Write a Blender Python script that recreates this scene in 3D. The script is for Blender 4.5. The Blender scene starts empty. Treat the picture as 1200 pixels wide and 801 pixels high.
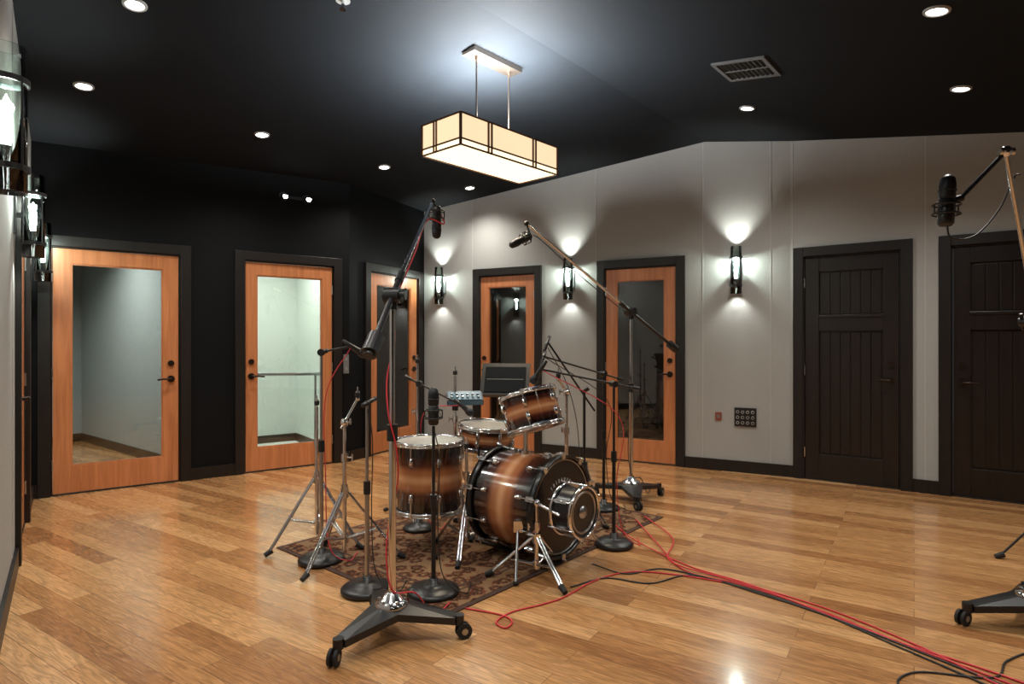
import bpy, bmesh, math, random
from mathutils import Vector, Matrix
random.seed(4)
scene = bpy.context.scene
V = Vector

# ------------------------------------------------------------------ materials
def new_mat(name):
    m = bpy.data.materials.new(name); m.use_nodes = True
    nt = m.node_tree
    return m, nt, nt.nodes['Principled BSDF']

def mat(name, col, rough=0.5, metal=0.0, var=0.12, nscale=40, emit=None, estr=0, coat=0, spec=0.5, bump=0.0):
    m, nt, b = new_mat(name)
    tc = nt.nodes.new('ShaderNodeTexCoord')
    n = nt.nodes.new('ShaderNodeTexNoise'); n.inputs['Scale'].default_value = nscale
    n.inputs['Detail'].default_value = 4
    nt.links.new(tc.outputs['Object'], n.inputs['Vector'])
    mx = nt.nodes.new('ShaderNodeMix'); mx.data_type = 'RGBA'
    mx.inputs[6].default_value = (*[c*(1-var) for c in col], 1)
    mx.inputs[7].default_value = (*[min(1, c*(1+var)) for c in col], 1)
    nt.links.new(n.outputs['Fac'], mx.inputs[0])
    nt.links.new(mx.outputs[2], b.inputs['Base Color'])
    b.inputs['Roughness'].default_value = rough
    b.inputs['Metallic'].default_value = metal
    b.inputs['Coat Weight'].default_value = coat
    b.inputs['Specular IOR Level'].default_value = spec
    if emit:
        b.inputs['Emission Color'].default_value = (*emit, 1)
        b.inputs['Emission Strength'].default_value = estr
    if bump:
        bp = nt.nodes.new('ShaderNodeBump'); bp.inputs['Strength'].default_value = bump
        bp.inputs['Distance'].default_value = 0.002
        nt.links.new(n.outputs['Fac'], bp.inputs['Height'])
        nt.links.new(bp.outputs['Normal'], b.inputs['Normal'])
    return m

def wood(name, c1, c2, rough=0.35, vertical=True, coat=0.2):
    m, nt, b = new_mat(name)
    tc = nt.nodes.new('ShaderNodeTexCoord')
    mp = nt.nodes.new('ShaderNodeMapping')
    mp.inputs['Scale'].default_value = (14, 14, 0.9)
    nt.links.new(tc.outputs['Object'], mp.inputs['Vector'])
    n = nt.nodes.new('ShaderNodeTexNoise'); n.inputs['Scale'].default_value = 2.2
    n.inputs['Detail'].default_value = 6; n.inputs['Distortion'].default_value = 0.6
    nt.links.new(mp.outputs[0], n.inputs['Vector'])
    r = nt.nodes.new('ShaderNodeValToRGB')
    r.color_ramp.elements[0].position = 0.3; r.color_ramp.elements[0].color = (*c1, 1)
    r.color_ramp.elements[1].position = 0.7; r.color_ramp.elements[1].color = (*c2, 1)
    nt.links.new(n.outputs['Fac'], r.inputs[0])
    nt.links.new(r.outputs[0], b.inputs['Base Color'])
    b.inputs['Roughness'].default_value = rough
    b.inputs['Coat Weight'].default_value = coat
    b.inputs['Coat Roughness'].default_value = 0.2
    return m

def glass_mat(name, tint=(1, 1, 1), ior=1.5, boost=1.0, rough=0.0):
    m = bpy.data.materials.new(name); m.use_nodes = True
    nt = m.node_tree; nt.nodes.clear()
    out = nt.nodes.new('ShaderNodeOutputMaterial')
    tr = nt.nodes.new('ShaderNodeBsdfTransparent'); tr.inputs[0].default_value = (*tint, 1)
    gl = nt.nodes.new('ShaderNodeBsdfGlossy'); gl.inputs['Roughness'].default_value = rough
    fr = nt.nodes.new('ShaderNodeFresnel'); fr.inputs[0].default_value = ior
    ml = nt.nodes.new('ShaderNodeMath'); ml.operation = 'MULTIPLY'; ml.inputs[1].default_value = boost
    ml.use_clamp = True
    mx = nt.nodes.new('ShaderNodeMixShader')
    nt.links.new(fr.outputs[0], ml.inputs[0]); nt.links.new(ml.outputs[0], mx.inputs[0])
    nt.links.new(tr.outputs[0], mx.inputs[1]); nt.links.new(gl.outputs[0], mx.inputs[2])
    nt.links.new(mx.outputs[0], out.inputs[0])
    return m

def floor_mat():
    m, nt, b = new_mat('oak_floor')
    L = nt.links.new
    tc = nt.nodes.new('ShaderNodeTexCoord')
    mp = nt.nodes.new('ShaderNodeMapping'); mp.inputs['Rotation'].default_value = (0, 0, math.radians(33.2))
    L(tc.outputs['Object'], mp.inputs['Vector'])
    br = nt.nodes.new('ShaderNodeTexBrick')
    br.offset = 0.37; br.offset_frequency = 2; br.squash = 1
    br.inputs['Color1'].default_value = (0, 0, 0, 1); br.inputs['Color2'].default_value = (1, 1, 1, 1)
    br.inputs['Mortar'].default_value = (0.5, 0.5, 0.5, 1)
    br.inputs['Scale'].default_value = 1
    br.inputs['Mortar Size'].default_value = 0.0012
    br.inputs['Mortar Smooth'].default_value = 0.3
    br.inputs['Brick Width'].default_value = 1.15
    br.inputs['Row Height'].default_value = 0.102
    L(mp.outputs[0], br.inputs['Vector'])
    ramp = nt.nodes.new('ShaderNodeValToRGB')
    e = ramp.color_ramp.elements
    e[0].position = 0.0; e[0].color = (0.36, 0.155, 0.056, 1)
    e[1].position = 1.0; e[1].color = (0.68, 0.385, 0.175, 1)
    k = e.new(0.5); k.color = (0.54, 0.27, 0.105, 1)
    k = e.new(0.8); k.color = (0.61, 0.32, 0.13, 1)
    L(br.outputs['Color'], ramp.inputs[0])
    # grain
    mp2 = nt.nodes.new('ShaderNodeMapping'); mp2.inputs['Scale'].default_value = (1.3, 16, 1)
    L(mp.outputs[0], mp2.inputs['Vector'])
    sc = nt.nodes.new('ShaderNodeMath'); sc.operation = 'MULTIPLY'; sc.inputs[1].default_value = 37
    L(br.outputs['Color'], sc.inputs[0])
    n = nt.nodes.new('ShaderNodeTexNoise'); n.noise_dimensions = '4D'
    n.inputs['Scale'].default_value = 1.6; n.inputs['Detail'].default_value = 3; n.inputs['Distortion'].default_value = 0.5
    L(mp2.outputs[0], n.inputs['Vector']); L(sc.outputs[0], n.inputs['W'])
    # contour rings -> cathedral figure
    mu = nt.nodes.new('ShaderNodeMath'); mu.operation = 'MULTIPLY'; mu.inputs[1].default_value = 60
    L(n.outputs['Fac'], mu.inputs[0])
    sn = nt.nodes.new('ShaderNodeMath'); sn.operation = 'SINE'; L(mu.outputs[0], sn.inputs[0])
    mr = nt.nodes.new('ShaderNodeMapRange'); mr.inputs[1].default_value = -1; mr.inputs[2].default_value = 1
    mr.inputs[3].default_value = 0.72; mr.inputs[4].default_value = 1.10
    L(sn.outputs[0], mr.inputs[0])
    n2 = nt.nodes.new('ShaderNodeTexNoise'); n2.inputs['Scale'].default_value = 9; n2.inputs['Detail'].default_value = 5
    mp3 = nt.nodes.new('ShaderNodeMapping'); mp3.inputs['Scale'].default_value = (1, 22, 1)
    L(mp.outputs[0], mp3.inputs['Vector']); L(mp3.outputs[0], n2.inputs['Vector'])
    mr2 = nt.nodes.new('ShaderNodeMapRange'); mr2.inputs[3].default_value = 0.75; mr2.inputs[4].default_value = 1.2
    L(n2.outputs['Fac'], mr2.inputs[0])
    m3 = nt.nodes.new('ShaderNodeMath'); m3.operation = 'MULTIPLY'; L(mr.outputs[0], m3.inputs[0]); L(mr2.outputs[0], m3.inputs[1])
    vm = nt.nodes.new('ShaderNodeVectorMath'); vm.operation = 'SCALE'
    L(ramp.outputs[0], vm.inputs[0]); L(m3.outputs[0], vm.inputs['Scale'])
    mx = nt.nodes.new('ShaderNodeMix'); mx.data_type = 'RGBA'
    L(br.outputs['Fac'], mx.inputs[0]); L(vm.outputs[0], mx.inputs[6]); mx.inputs[7].default_value = (0.16, 0.07, 0.03, 1)
    L(mx.outputs[2], b.inputs['Base Color'])
    mr3 = nt.nodes.new('ShaderNodeMapRange'); mr3.inputs[3].default_value = 0.16; mr3.inputs[4].default_value = 0.34
    L(n2.outputs['Fac'], mr3.inputs[0]); L(mr3.outputs[0], b.inputs['Roughness'])
    b.inputs['Coat Weight'].default_value = 0.55; b.inputs['Coat Roughness'].default_value = 0.11
    bp = nt.nodes.new('ShaderNodeBump'); bp.inputs['Strength'].default_value = 0.25; bp.inputs['Distance'].default_value = 0.001
    bp.invert = True
    L(br.outputs['Fac'], bp.inputs['Height']); L(bp.outputs[0], b.inputs['Normal'])
    return m

def sunburst():
    m, nt, b = new_mat('sunburst_lacquer')
    L = nt.links.new
    tc = nt.nodes.new('ShaderNodeTexCoord'); sp = nt.nodes.new('ShaderNodeSeparateXYZ')
    L(tc.outputs['Generated'], sp.inputs[0])
    n = nt.nodes.new('ShaderNodeTexNoise'); n.inputs['Scale'].default_value = 5; L(tc.outputs['Object'], n.inputs['Vector'])
    ml = nt.nodes.new('ShaderNodeMath'); ml.operation = 'MULTIPLY_ADD'; ml.inputs[1].default_value = 0.02
    L(n.outputs['Fac'], ml.inputs[0]); L(sp.outputs[2], ml.inputs[2])
    r = nt.nodes.new('ShaderNodeValToRGB'); L(ml.outputs[0], r.inputs[0])
    r.color_ramp.interpolation = 'EASE'
    e = r.color_ramp.elements
    e[0].position = 0.16; e[0].color = (0.005, 0.0025, 0.002, 1)
    e[1].position = 0.86; e[1].color = (0.005, 0.0025, 0.002, 1)
    for p, c in ((0.30, (0.06, 0.013, 0.006)), (0.42, (0.38, 0.135, 0.052)), (0.51, (0.62, 0.31, 0.15)), (0.60, (0.38, 0.13, 0.048)), (0.72, (0.06, 0.013, 0.006))):
        k = e.new(p); k.color = (*c, 1)
    L(r.outputs[0], b.inputs['Base Color'])
    b.inputs['Roughness'].default_value = 0.16; b.inputs['Coat Weight'].default_value = 0.8
    return m

def rug_mat():
    m, nt, b = new_mat('persian_rug')
    L = nt.links.new
    tc = nt.nodes.new('ShaderNodeTexCoord')
    vo = nt.nodes.new('ShaderNodeTexVoronoi'); vo.inputs['Scale'].default_value = 14
    L(tc.outputs['Object'], vo.inputs['Vector'])
    n = nt.nodes.new('ShaderNodeTexNoise'); n.inputs['Scale'].default_value = 34; n.inputs['Detail'].default_value = 3
    n.inputs['Distortion'].default_value = 1.5
    L(tc.outputs['Object'], n.inputs['Vector'])
    ad = nt.nodes.new('ShaderNodeMath'); ad.operation = 'MULTIPLY_ADD'; ad.inputs[1].default_value = 0.75
    L(n.outputs['Fac'], ad.inputs[0]); L(vo.outputs['Distance'], ad.inputs[2])
    r = nt.nodes.new('ShaderNodeValToRGB'); r.color_ramp.interpolation = 'CONSTANT'
    e = r.color_ramp.elements
    e[0].position = 0; e[0].color = (0.24, 0.15, 0.08, 1)
    e[1].position = 0.50; e[1].color = (0.10, 0.035, 0.02, 1)
    for p, c in ((0.58, (0.17, 0.09, 0.045)), (0.66, (0.05, 0.024, 0.015)), (0.82, (0.14, 0.045, 0.025)), (0.92, (0.22, 0.13, 0.07))):
        k = e.new(p); k.color = (*c, 1)
    L(ad.outputs[0], r.inputs[0])
    L(r.outputs[0], b.inputs['Base Color']); b.inputs['Roughness'].default_value = 0.95
    b.inputs['Specular IOR Level'].default_value = 0.1
    bp = nt.nodes.new('ShaderNodeBump'); bp.inputs['Distance'].default_value = 0.004
    L(n.outputs['Fac'], bp.inputs['Height']); L(bp.outputs[0], b.inputs['Normal'])
    return m

M_floor = floor_mat()
M_rug = rug_mat()
M_rugb = mat('rug_border', (0.06, 0.028, 0.018), 0.95, var=0.6, nscale=60)
M_sun = sunburst()
M_grey = mat('grey_fabric_wall', (0.385, 0.385, 0.37), 0.9, var=0.22, nscale=200, spec=0.15, bump=0.35)
M_seam = mat('panel_seam', (0.47, 0.47, 0.455), 0.7)
M_blk = mat('black_wall_paint', (0.0035, 0.004, 0.005), 0.6, var=0.1, nscale=8, spec=0.15)
M_ceil = mat('black_ceiling_paint', (0.0095, 0.0115, 0.014), 0.8, var=0.15, nscale=6, spec=0.12)
M_fir = wood('fir_door_wood', (0.46, 0.155, 0.055), (0.64, 0.245, 0.095))
M_trim = wood('espresso_trim', (0.005, 0.0035, 0.003), (0.011, 0.007, 0.0055), 0.42, coat=0.0)
M_dark = wood('espresso_door', (0.007, 0.004, 0.0032), (0.015, 0.009, 0.007), 0.36, coat=0.05)
M_glass = glass_mat('door_glass', (0.90, 0.95, 0.94), 1.5, 2.2)
M_tube = glass_mat('sconce_glass', (0.94, 1.0, 0.98), 1.4, 1.4)
M_chrome = mat('chrome', (0.78, 0.78, 0.80), 0.14, 1.0, var=0.05)
M_steel = mat('brushed_steel', (0.45, 0.45, 0.46), 0.3, 1.0)
M_black = mat('black_metal', (0.012, 0.012, 0.013), 0.35, 0.0, var=0.2)
M_rubber = mat('black_rubber', (0.010, 0.010, 0.010), 0.7)
M_bronze = mat('dark_bronze', (0.035, 0.022, 0.016), 0.35, 0.7)
M_frame = mat('lamp_frame_bronze', (0.16, 0.08, 0.05), 0.4, 0.5)
M_nickel = mat('rod_nickel', (0.42, 0.34, 0.28), 0.3, 1.0)
M_grille = mat('mic_grille', (0.04, 0.04, 0.045), 0.45, 0.8, var=0.5, nscale=500)
M_head = mat('drum_head_coated', (0.33, 0.31, 0.28), 0.4, var=0.05)
M_headb = mat('drum_head_black', (0.012, 0.012, 0.013), 0.25)
M_redc = mat('red_cable', (0.62, 0.035, 0.045), 0.5)
M_blkc = mat('black_cable', (0.02, 0.018, 0.018), 0.5)
M_white = mat('white_booth_wall', (0.70, 0.76, 0.71), 0.8, var=0.03)
M_bgrey = mat('booth_grey', (0.34, 0.38, 0.385), 0.85)
M_bdark = mat('booth_dark', (0.03, 0.03, 0.032), 0.8)
M_shade = mat('lamp_shade', (0.6, 0.5, 0.36), 0.6, emit=(1.0, 0.76, 0.47), estr=0.95, var=0.05)
M_diff = mat('lamp_diffuser', (0.7, 0.6, 0.5), 0.6, emit=(1.0, 0.80, 0.50), estr=1.7, var=0.03)
M_bulb = mat('bulb', (1, 1, 1), 0.4, emit=(0.92, 1.0, 0.95), estr=30)
M_can = mat('downlight_lens', (1, 1, 1), 0.4, emit=(1.0, 0.98, 0.94), estr=20)
M_wtrim = mat('downlight_ring', (0.35, 0.35, 0.34), 0.4)
M_plate = mat('steel_plate', (0.30, 0.31, 0.32), 0.35, 0.6)
M_redbox = mat('red_plate', (0.25, 0.06, 0.04), 0.5)
M_blue = mat('blue_panel', (0.07, 0.14, 0.19), 0.35)
M_screen = mat('dark_screen', (0.015, 0.017, 0.02), 0.12)

# ------------------------------------------------------------------ builder
def zmat(o, axis):
    q = V(axis).normalized().to_track_quat('Z', 'Y')
    return Matrix.Translation(V(o)) @ q.to_matrix().to_4x4()

class B:
    def __init__(s, M=None):
        s.bm = bmesh.new(); s.mats = []; s.M = M or Matrix.Identity(4)
    def mi(s, m):
        if m not in s.mats: s.mats.append(m)
        return s.mats.index(m)
    def poly(s, vs, fs, m, smooth=False, M=None):
        T = s.M @ M if M is not None else s.M
        bv = [s.bm.verts.new(T @ V(v)) for v in vs]
        i = s.mi(m)
        for f in fs:
            try:
                fc = s.bm.faces.new([bv[k] for k in f]); fc.material_index = i; fc.smooth = smooth
            except ValueError: pass
        return bv
    def hexa(s, p8, m, M=None):
        s.poly(p8, [(0,1,2,3),(4,7,6,5),(0,4,5,1),(1,5,6,2),(2,6,7,3),(3,7,4,0)], m, False, M)
    def box(s, lo, hi, m, M=None):
        x0,y0,z0 = lo; x1,y1,z1 = hi
        s.hexa([(x0,y0,z0),(x1,y0,z0),(x1,y1,z0),(x0,y1,z0),(x0,y0,z1),(x1,y0,z1),(x1,y1,z1),(x0,y1,z1)], m, M)
    def cbox(s, c, size, m, M=None):
        c = V(c); h = V(size)/2
        s.box(c-h, c+h, m, M)
    def lathe(s, prof, m, M=None, seg=24, closed=False, smooth=True):
        T = s.M @ M if M is not None else s.M
        i = s.mi(m); rings = []
        for r, z in prof:
            if r < 1e-6: rings.append([s.bm.verts.new(T @ V((0,0,z)))])
            else: rings.append([s.bm.verts.new(T @ V((r*math.cos(2*math.pi*k/seg), r*math.sin(2*math.pi*k/seg), z))) for k in range(seg)])
        pr = list(zip(rings, rings[1:]))
        if closed: pr.append((rings[-1], rings[0]))
        for a, b in pr:
            for k in range(seg):
                k2 = (k+1) % seg
                if len(a) == 1 and len(b) == 1: continue
                if len(a) == 1: f = (a[0], b[k], b[k2])
                elif len(b) == 1: f = (a[k], b[0], a[k2])
                else: f = (a[k], b[k], b[k2], a[k2])
                fc = s.bm.faces.new(f); fc.material_index = i; fc.smooth = smooth
    def cyl(s, p0, p1, r0, m, r1=None, seg=12):
        p0 = V(p0); p1 = V(p1); r1 = r0 if r1 is None else r1
        L = (p1-p0).length
        if L < 1e-6: return
        M = zmat(p0, p1-p0)
        s.lathe([(r0,0),(r1,L)], m, M, seg)
        s.lathe([(0,0),(r0,0)], m, M, seg, smooth=False)
        s.lathe([(r1,L),(0,L)], m, M, seg, smooth=False)
    def ball(s, c, r, m, seg=12):
        n = 7
        s.lathe([(r*math.sin(math.pi*k/n) if 0<k<n else 0, -r*math.cos(math.pi*k/n)) for k in range(n+1)], m, Matrix.Translation(V(c)), seg)
    def ring(s, R, r, m, M, seg=24, n=6):
        s.lathe([(R+r*math.cos(2*math.pi*k/n), r*math.sin(2*math.pi*k/n)) for k in range(n)], m, M, seg, closed=True)
    def sweep(s, pts, r, m, sub=8, seg=6):
        P = [V(p) for p in pts]
        Q = [P[0]*2-P[1]] + P + [P[-1]*2-P[-2]]
        out = []
        for i in range(1, len(Q)-2):
            a,b,c,d = Q[i-1],Q[i],Q[i+1],Q[i+2]
            for k in range(sub):
                t = k/sub
                out.append(0.5*((2*b)+(c-a)*t+(2*a-5*b+4*c-d)*t*t+(3*b-a-3*c+d)*t**3))
        out.append(P[-1])
        i = s.mi(m); rings = []
        nrm = V((0,0,1))
        for k, p in enumerate(out):
            tg = (out[min(k+1,len(out)-1)]-out[max(k-1,0)]).normalized()
            nn = nrm - tg*nrm.dot(tg)
            if nn.length < 1e-3: nn = V((1,0,0)) - tg*tg.x
            nn.normalize(); nrm = nn; bb = tg.cross(nn)
            rings.append([s.bm.verts.new(s.M @ (p+(nn*math.cos(2*math.pi*j/seg)+bb*math.sin(2*math.pi*j/seg))*r)) for j in range(seg)])
        for a, b in zip(rings, rings[1:]):
            for j in range(seg):
                f = s.bm.faces.new((a[j], b[j], b[(j+1)%seg], a[(j+1)%seg])); f.material_index = i; f.smooth = True
        for rg in (rings[0], rings[-1]):
            f = s.bm.faces.new(rg); f.material_index = i
    def done(s, name, parent=None, MW=None, bevel=0):
        bmesh.ops.recalc_face_normals(s.bm, faces=s.bm.faces[:])
        me = bpy.data.meshes.new(name); s.bm.to_mesh(me); s.bm.free()
        for m in s.mats: me.materials.append(m)
        o = bpy.data.objects.new(name, me); scene.collection.objects.link(o)
        if MW is not None: o.matrix_world = MW
        if parent: o.parent = parent
        if bevel:
            bv = o.modifiers.new('bevel', 'BEVEL'); bv.width = bevel; bv.segments = 2; bv.limit_method = 'ANGLE'
            bv.angle_limit = math.radians(50)
        return o

def empty(name):
    e = bpy.data.objects.new(name, None); scene.collection.objects.link(e); return e

# ------------------------------------------------------------------ room shell
RU = V((0.65, 0.76, 0)); RN = V((0.76, -0.65, 0)); R0 = V((0.736, 4.73, 0))
def ceil_z(x, y):
    b = (V((x, y, 0)) - R0).dot(RN)
    if b < 0: return 3.25 - 0.104*min(-b, 4.5)
    return 3.25 - 0.15*min(b, 3.2)

b = B()
bs = [-9.5, -4.5, 0, 3.2, 9.5]
for b0, b1 in zip(bs, bs[1:]):
    p = []
    for a_, b_ in ((-11, b0), (8, b0), (8, b1), (-11, b1)):
        q = R0 + RU*a_ + RN*b_
        p.append((q.x, q.y, ceil_z(q.x, q.y)))
    b.hexa(p + [(x, y, z+0.15) for x, y, z in p], M_ceil)
b.done('ceiling')

b = B(); b.box((-8, -4, -0.1), (7, 11, 0), M_floor); b.done('floor')

class Wall:
    def __init__(s, name, p0, p1, openings, m, tmin=0.0):
        s.p0 = V((*p0, 0)); d = V((*p1, 0))-s.p0; s.len = d.length; s.d = d.normalized()
        s.n = V((s.d.y, -s.d.x, 0)); s.name = name; s.op = openings
        s.M = Matrix(((s.d.x, s.n.x, 0, s.p0.x), (s.d.y, s.n.y, 0, s.p0.y), (0, 0, 1, 0), (0, 0, 0, 1)))
        b = B(); OH = 2.05; T = 0.15
        cuts = [0]
        for o in openings: cuts += [o[0]+0.085, o[1]-0.085]
        cuts.append(s.len)
        for i in range(len(cuts)-1):
            a, c = cuts[i], cuts[i+1]; zlo = OH if i % 2 else 0
            n = max(1, int((c-a)/0.3))
            for k in range(n):
                sa = a+(c-a)*k/n; sb = a+(c-a)*(k+1)/n
                pts = [s.P(sa,0), s.P(sb,0), s.P(sb,-T), s.P(sa,-T)]
                b.hexa([(q.x,q.y,zlo) for q in pts]+[(q.x,q.y,ceil_z(q.x,q.y)+0.03) for q in pts], m)
        b.done('wall_'+name)
        # baseboard
        b = B(s.M); e = [0]
        for o in openings: e += [o[0], o[1]]
        e.append(s.len)
        for i in range(0, len(e)-1, 2):
            if e[i+1]-e[i] > 0.01: b.box((e[i], 0.0005, 0), (e[i+1], 0.018, 0.11), M_trim)
        b.done('baseboard_'+name)
    def P(s, t, off=0, z=0):
        return s.p0 + s.d*t + s.n*off + V((0,0,z))

C0 = (-3.86, 4.93); D1 = (-1.72, 6.50); D2 = (-1.108, 7.746); G1 = (2.60, 5.744); R1 = (5.5, 3.656)
LW = Wall('left', (-0.73, 0.6), C0, [(3.50, 4.62)], M_grey)
AW = Wall('back_left', C0, D1, [(0.04, 1.15), (1.522, 2.566)], M_blk)
BW = Wall('back_corner', D1, D2, [(0.24, 1.33)], M_blk)
GW = Wall('back_right', D2, G1, [(0.734, 1.644), (2.308, 3.247)], M_grey)
RW = Wall('right', G1, R1, [(0.03, 0.963), (1.14, 2.10)], M_grey)
Wall('right_side', R1, (5.5, -2.5), [], M_grey)
Wall('rear', (5.5, -2.5), (-1.6, -2.5), [], M_blk)
Wall('left_rear', (-1.6, -2.5), (-1.6, -0.03), [], M_grey)
Wall('left_return', (-1.6, -0.03), (-0.73, 0.6), [], M_grey)

tn = [0]
def trim(w, s0, s1):
    tn[0] += 1
    b = B(w.M); W = 0.085
    b.box((s0, 0.0, 0), (s0+W, 0.028, 2.13), M_trim)
    b.box((s1-W, 0.0, 0), (s1, 0.028, 2.13), M_trim)
    b.box((s0+W, 0.0, 2.045), (s1-W, 0.028, 2.13), M_trim)
    # jamb lining
    b.box((s0+W, -0.149, 0), (s0+W+0.012, 0.0, 2.045), M_trim)
    b.box((s1-W-0.012, -0.149, 0), (s1-W, 0.0, 2.045), M_trim)
    b.box((s0+W+0.012, -0.149, 2.035), (s1-W-0.012, 0.0, 2.045), M_trim)
    b.box((s0+W+0.012, -0.149, 0.0), (s1-W-0.012, 0.0, 0.012), M_trim)
    b.done('trim_%d' % tn[0], bevel=0.003)

def lever(b, s, sg, m=M_bronze):
    b.cyl((s, -0.005, 0.93), (s, 0.008, 0.93), 0.030, m, seg=20)
    b.cyl((s, 0.008, 0.93), (s, 0.05, 0.93), 0.011, m)
    b.sweep([(s, 0.048, 0.93), (s+sg*0.05, 0.052, 0.932), (s+sg*0.11, 0.048, 0.925)], 0.009, m, sub=4, seg=8)
    b.cyl((s, -0.005, 1.07), (s, 0.010, 1.07), 0.026, m, seg=20)

dn = [0]
def glass_door(w, s0, s1, hand, stile=0.12):
    trim(w, s0, s1); dn[0] += 1
    a = s0+0.10; c = s1-0.10; y0, y1 = -0.052, -0.006; T = 2.03
    b = B(w.M)
    b.box((a, y0, 0.014), (a+stile, y1, T), M_fir)
    b.box((c-stile, y0, 0.014), (c, y1, T), M_fir)
    b.box((a+stile, y0, T-0.12), (c-stile, y1, T), M_fir)
    b.box((a+stile, y0, 0.014), (c-stile, y1, 0.23), M_fir)
    # glazing bead
    g = 0.012
    for lo, hi in (((a+stile, 0.23), (a+stile+g, T-0.12)), ((c-stile-g, 0.23), (c-stile, T-0.12)),
                   ((a+stile+g, 0.23), (c-stile-g, 0.23+g)), ((a+stile+g, T-0.12-g), (c-stile-g, T-0.12))):
        b.box((lo[0], y0+0.006, lo[1]), (hi[0], y1-0.008, hi[1]), M_fir)
    zc = (y0+y1)/2
    b.box((a+stile+g*0.5, zc-0.003, 0.235), (c-stile-g*0.5, zc+0.003, T-0.125), M_glass)
    hs = c-stile*0.5 if hand > 0 else a+stile*0.5
    lever(b, hs, -hand)
    hx = a-0.004 if hand > 0 else c+0.004
    for z in (0.25, 1.0, 1.8): b.cyl((hx, 0.0, z-0.045), (hx, 0.0, z+0.045), 0.007, M_steel)
    b.done('door_%d' % dn[0])

def panel_door(w, s0, s1, hand):
    trim(w, s0, s1); dn[0] += 1
    a = s0+0.10; c = s1-0.10; T = 2.03; S = 0.115
    b = B(w.M)
    b.box((a, -0.055, 0.014), (c, -0.028, T), M_dark)
    for lo, hi in (((a, 0.014), (a+S, T)), ((c-S, 0.014), (c, T)), ((a+S, T-0.13), (c-S, T)),
                   ((a+S, 1.36), (c-S, 1.50)), ((a+S, 0.014), (c-S, 0.24))):
        b.box((lo[0], -0.03, lo[1]), (hi[0], -0.004, hi[1]), M_dark)
    # ledge mould
    b.box((a+S-0.01, -0.004, 1.48), (c-S+0.01, 0.006, 1.505), M_dark)
    W = (c-a-2*S)
    for zlo, zhi in ((0.24, 1.36), (1.50, T-0.13)):
        n = 6
        for k in range(n):
            b.box((a+S+0.012+(W-0.024)*k/n+0.004, -0.03, zlo+0.012), (a+S+0.012+(W-0.024)*(k+1)/n-0.004, -0.020, zhi-0.012), M_dark)
    hs = c-S*0.5 if hand > 0 else a+S*0.5
    lever(b, hs, -hand)
    hx = a-0.006 if hand > 0 else c+0.006
    for z in (0.25, 1.0, 1.8): b.cyl((hx, 0.004, z-0.045), (hx, 0.004, z+0.045), 0.008, M_chrome)
    b.done('door_%d' % dn[0], bevel=0.003)

glass_door(AW, 0.04, 1.15, 1)
glass_door(AW, 1.522, 2.566, -1, 0.10)
glass_door(BW, 0.24, 1.33, 1)
glass_door(GW, 0.734, 1.644, -1, 0.10)
glass_door(GW, 2.308, 3.247, 1, 0.11)
panel_door(RW, 0.03, 0.963, 1)
panel_door(RW, 1.14, 2.10, -1)
glass_door(LW, 3.50, 4.62, -1)

# wall panel seams
def seam(w, s, z0=0.11):
    tn[0] += 1
    b = B(w.M); q = w.P(s)
    b.box((s-0.004, 0.0, z0), (s+0.004, 0.003, ceil_z(q.x, q.y)-0.01), M_seam)
    b.done('trim_%d' % tn[0])
seam(GW, 2.29, 2.13); seam(GW, 3.42); seam(GW, 4.045); seam(RW, 0.02); seam(RW, 1.05); seam(GW, 0.72, 2.13)
seam(LW, 0.9); seam(LW, 2.1); seam(LW, 3.3); seam(RW, 2.3)

# booths behind glass doors
def strip(name, pts, m, h=3.1):
    b = B()
    for p, q in zip(pts, pts[1:]):
        p = V((*p, 0)); q = V((*q, 0)); d = (q-p).normalized(); n = V((-d.y, d.x, 0))*0.05
        vs = [p, q, q+n, p+n]
        b.hexa([(v.x, v.y, 0) for v in vs]+[(v.x, v.y, ceil_z(v.x, v.y)+0.03) for v in vs], m)
        vs = [p-n*0.2, q-n*0.2, q, p]
        b.hexa([(v.x, v.y, 0) for v in vs]+[(v.x, v.y, 0.10) for v in vs], M_trim)
    b.done(name)
nA = -AW.n
def pp(w, s, o): q = w.P(s, -o); return (q.x, q.y)
strip('wall_booth_a', [pp(AW, -0.3, 0.15), (-6.2, 6.0), (-5.5, 7.85), (-3.0, 5.85), pp(AW, 1.25, 0.15)], M_bgrey)
strip('wall_booth_b', [pp(AW, 1.45, 0.15), pp(AW, 1.40, 1.7), pp(AW, 2.62, 1.7), pp(AW, 2.62, 0.15)], M_white)
strip('wall_booth_c', [pp(BW, 0.20, 0.15), (-2.35, 7.6), (-1.9, 8.4), pp(BW, 1.38, 0.2)], M_bdark)
strip('wall_booth_d', [pp(GW, 0.5, 0.15), pp(GW, 0.5, 2.4), pp(GW, 3.5, 2.4), pp(GW, 3.5, 0.15)], M_bdark)
strip('wall_booth_e', [pp(LW, 3.4, 0.15), pp(LW, 3.4, 1.0), pp(LW, 4.7, 1.0), pp(LW, 4.7, 0.15)], M_bgrey)
# pale slab floor + grab rail in the white vestibule
b = B(AW.M); b.box((1.47, -1.69, 0.0), (2.6, -0.16, 0.006), M_white); b.done('floor_vestibule')
b = B(AW.M)
b.cyl((1.72, -0.62, 0.92), (2.55, -0.62, 0.90), 0.018, M_steel)
for s in (1.75, 2.5):
    b.cyl((s, -0.62, 0.0), (s, -0.62, 0.91), 0.014, M_steel); b.cyl((s, -0.62, 0.0), (s, -0.62, 0.012), 0.04, M_steel)
b.done('handrail')

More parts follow.
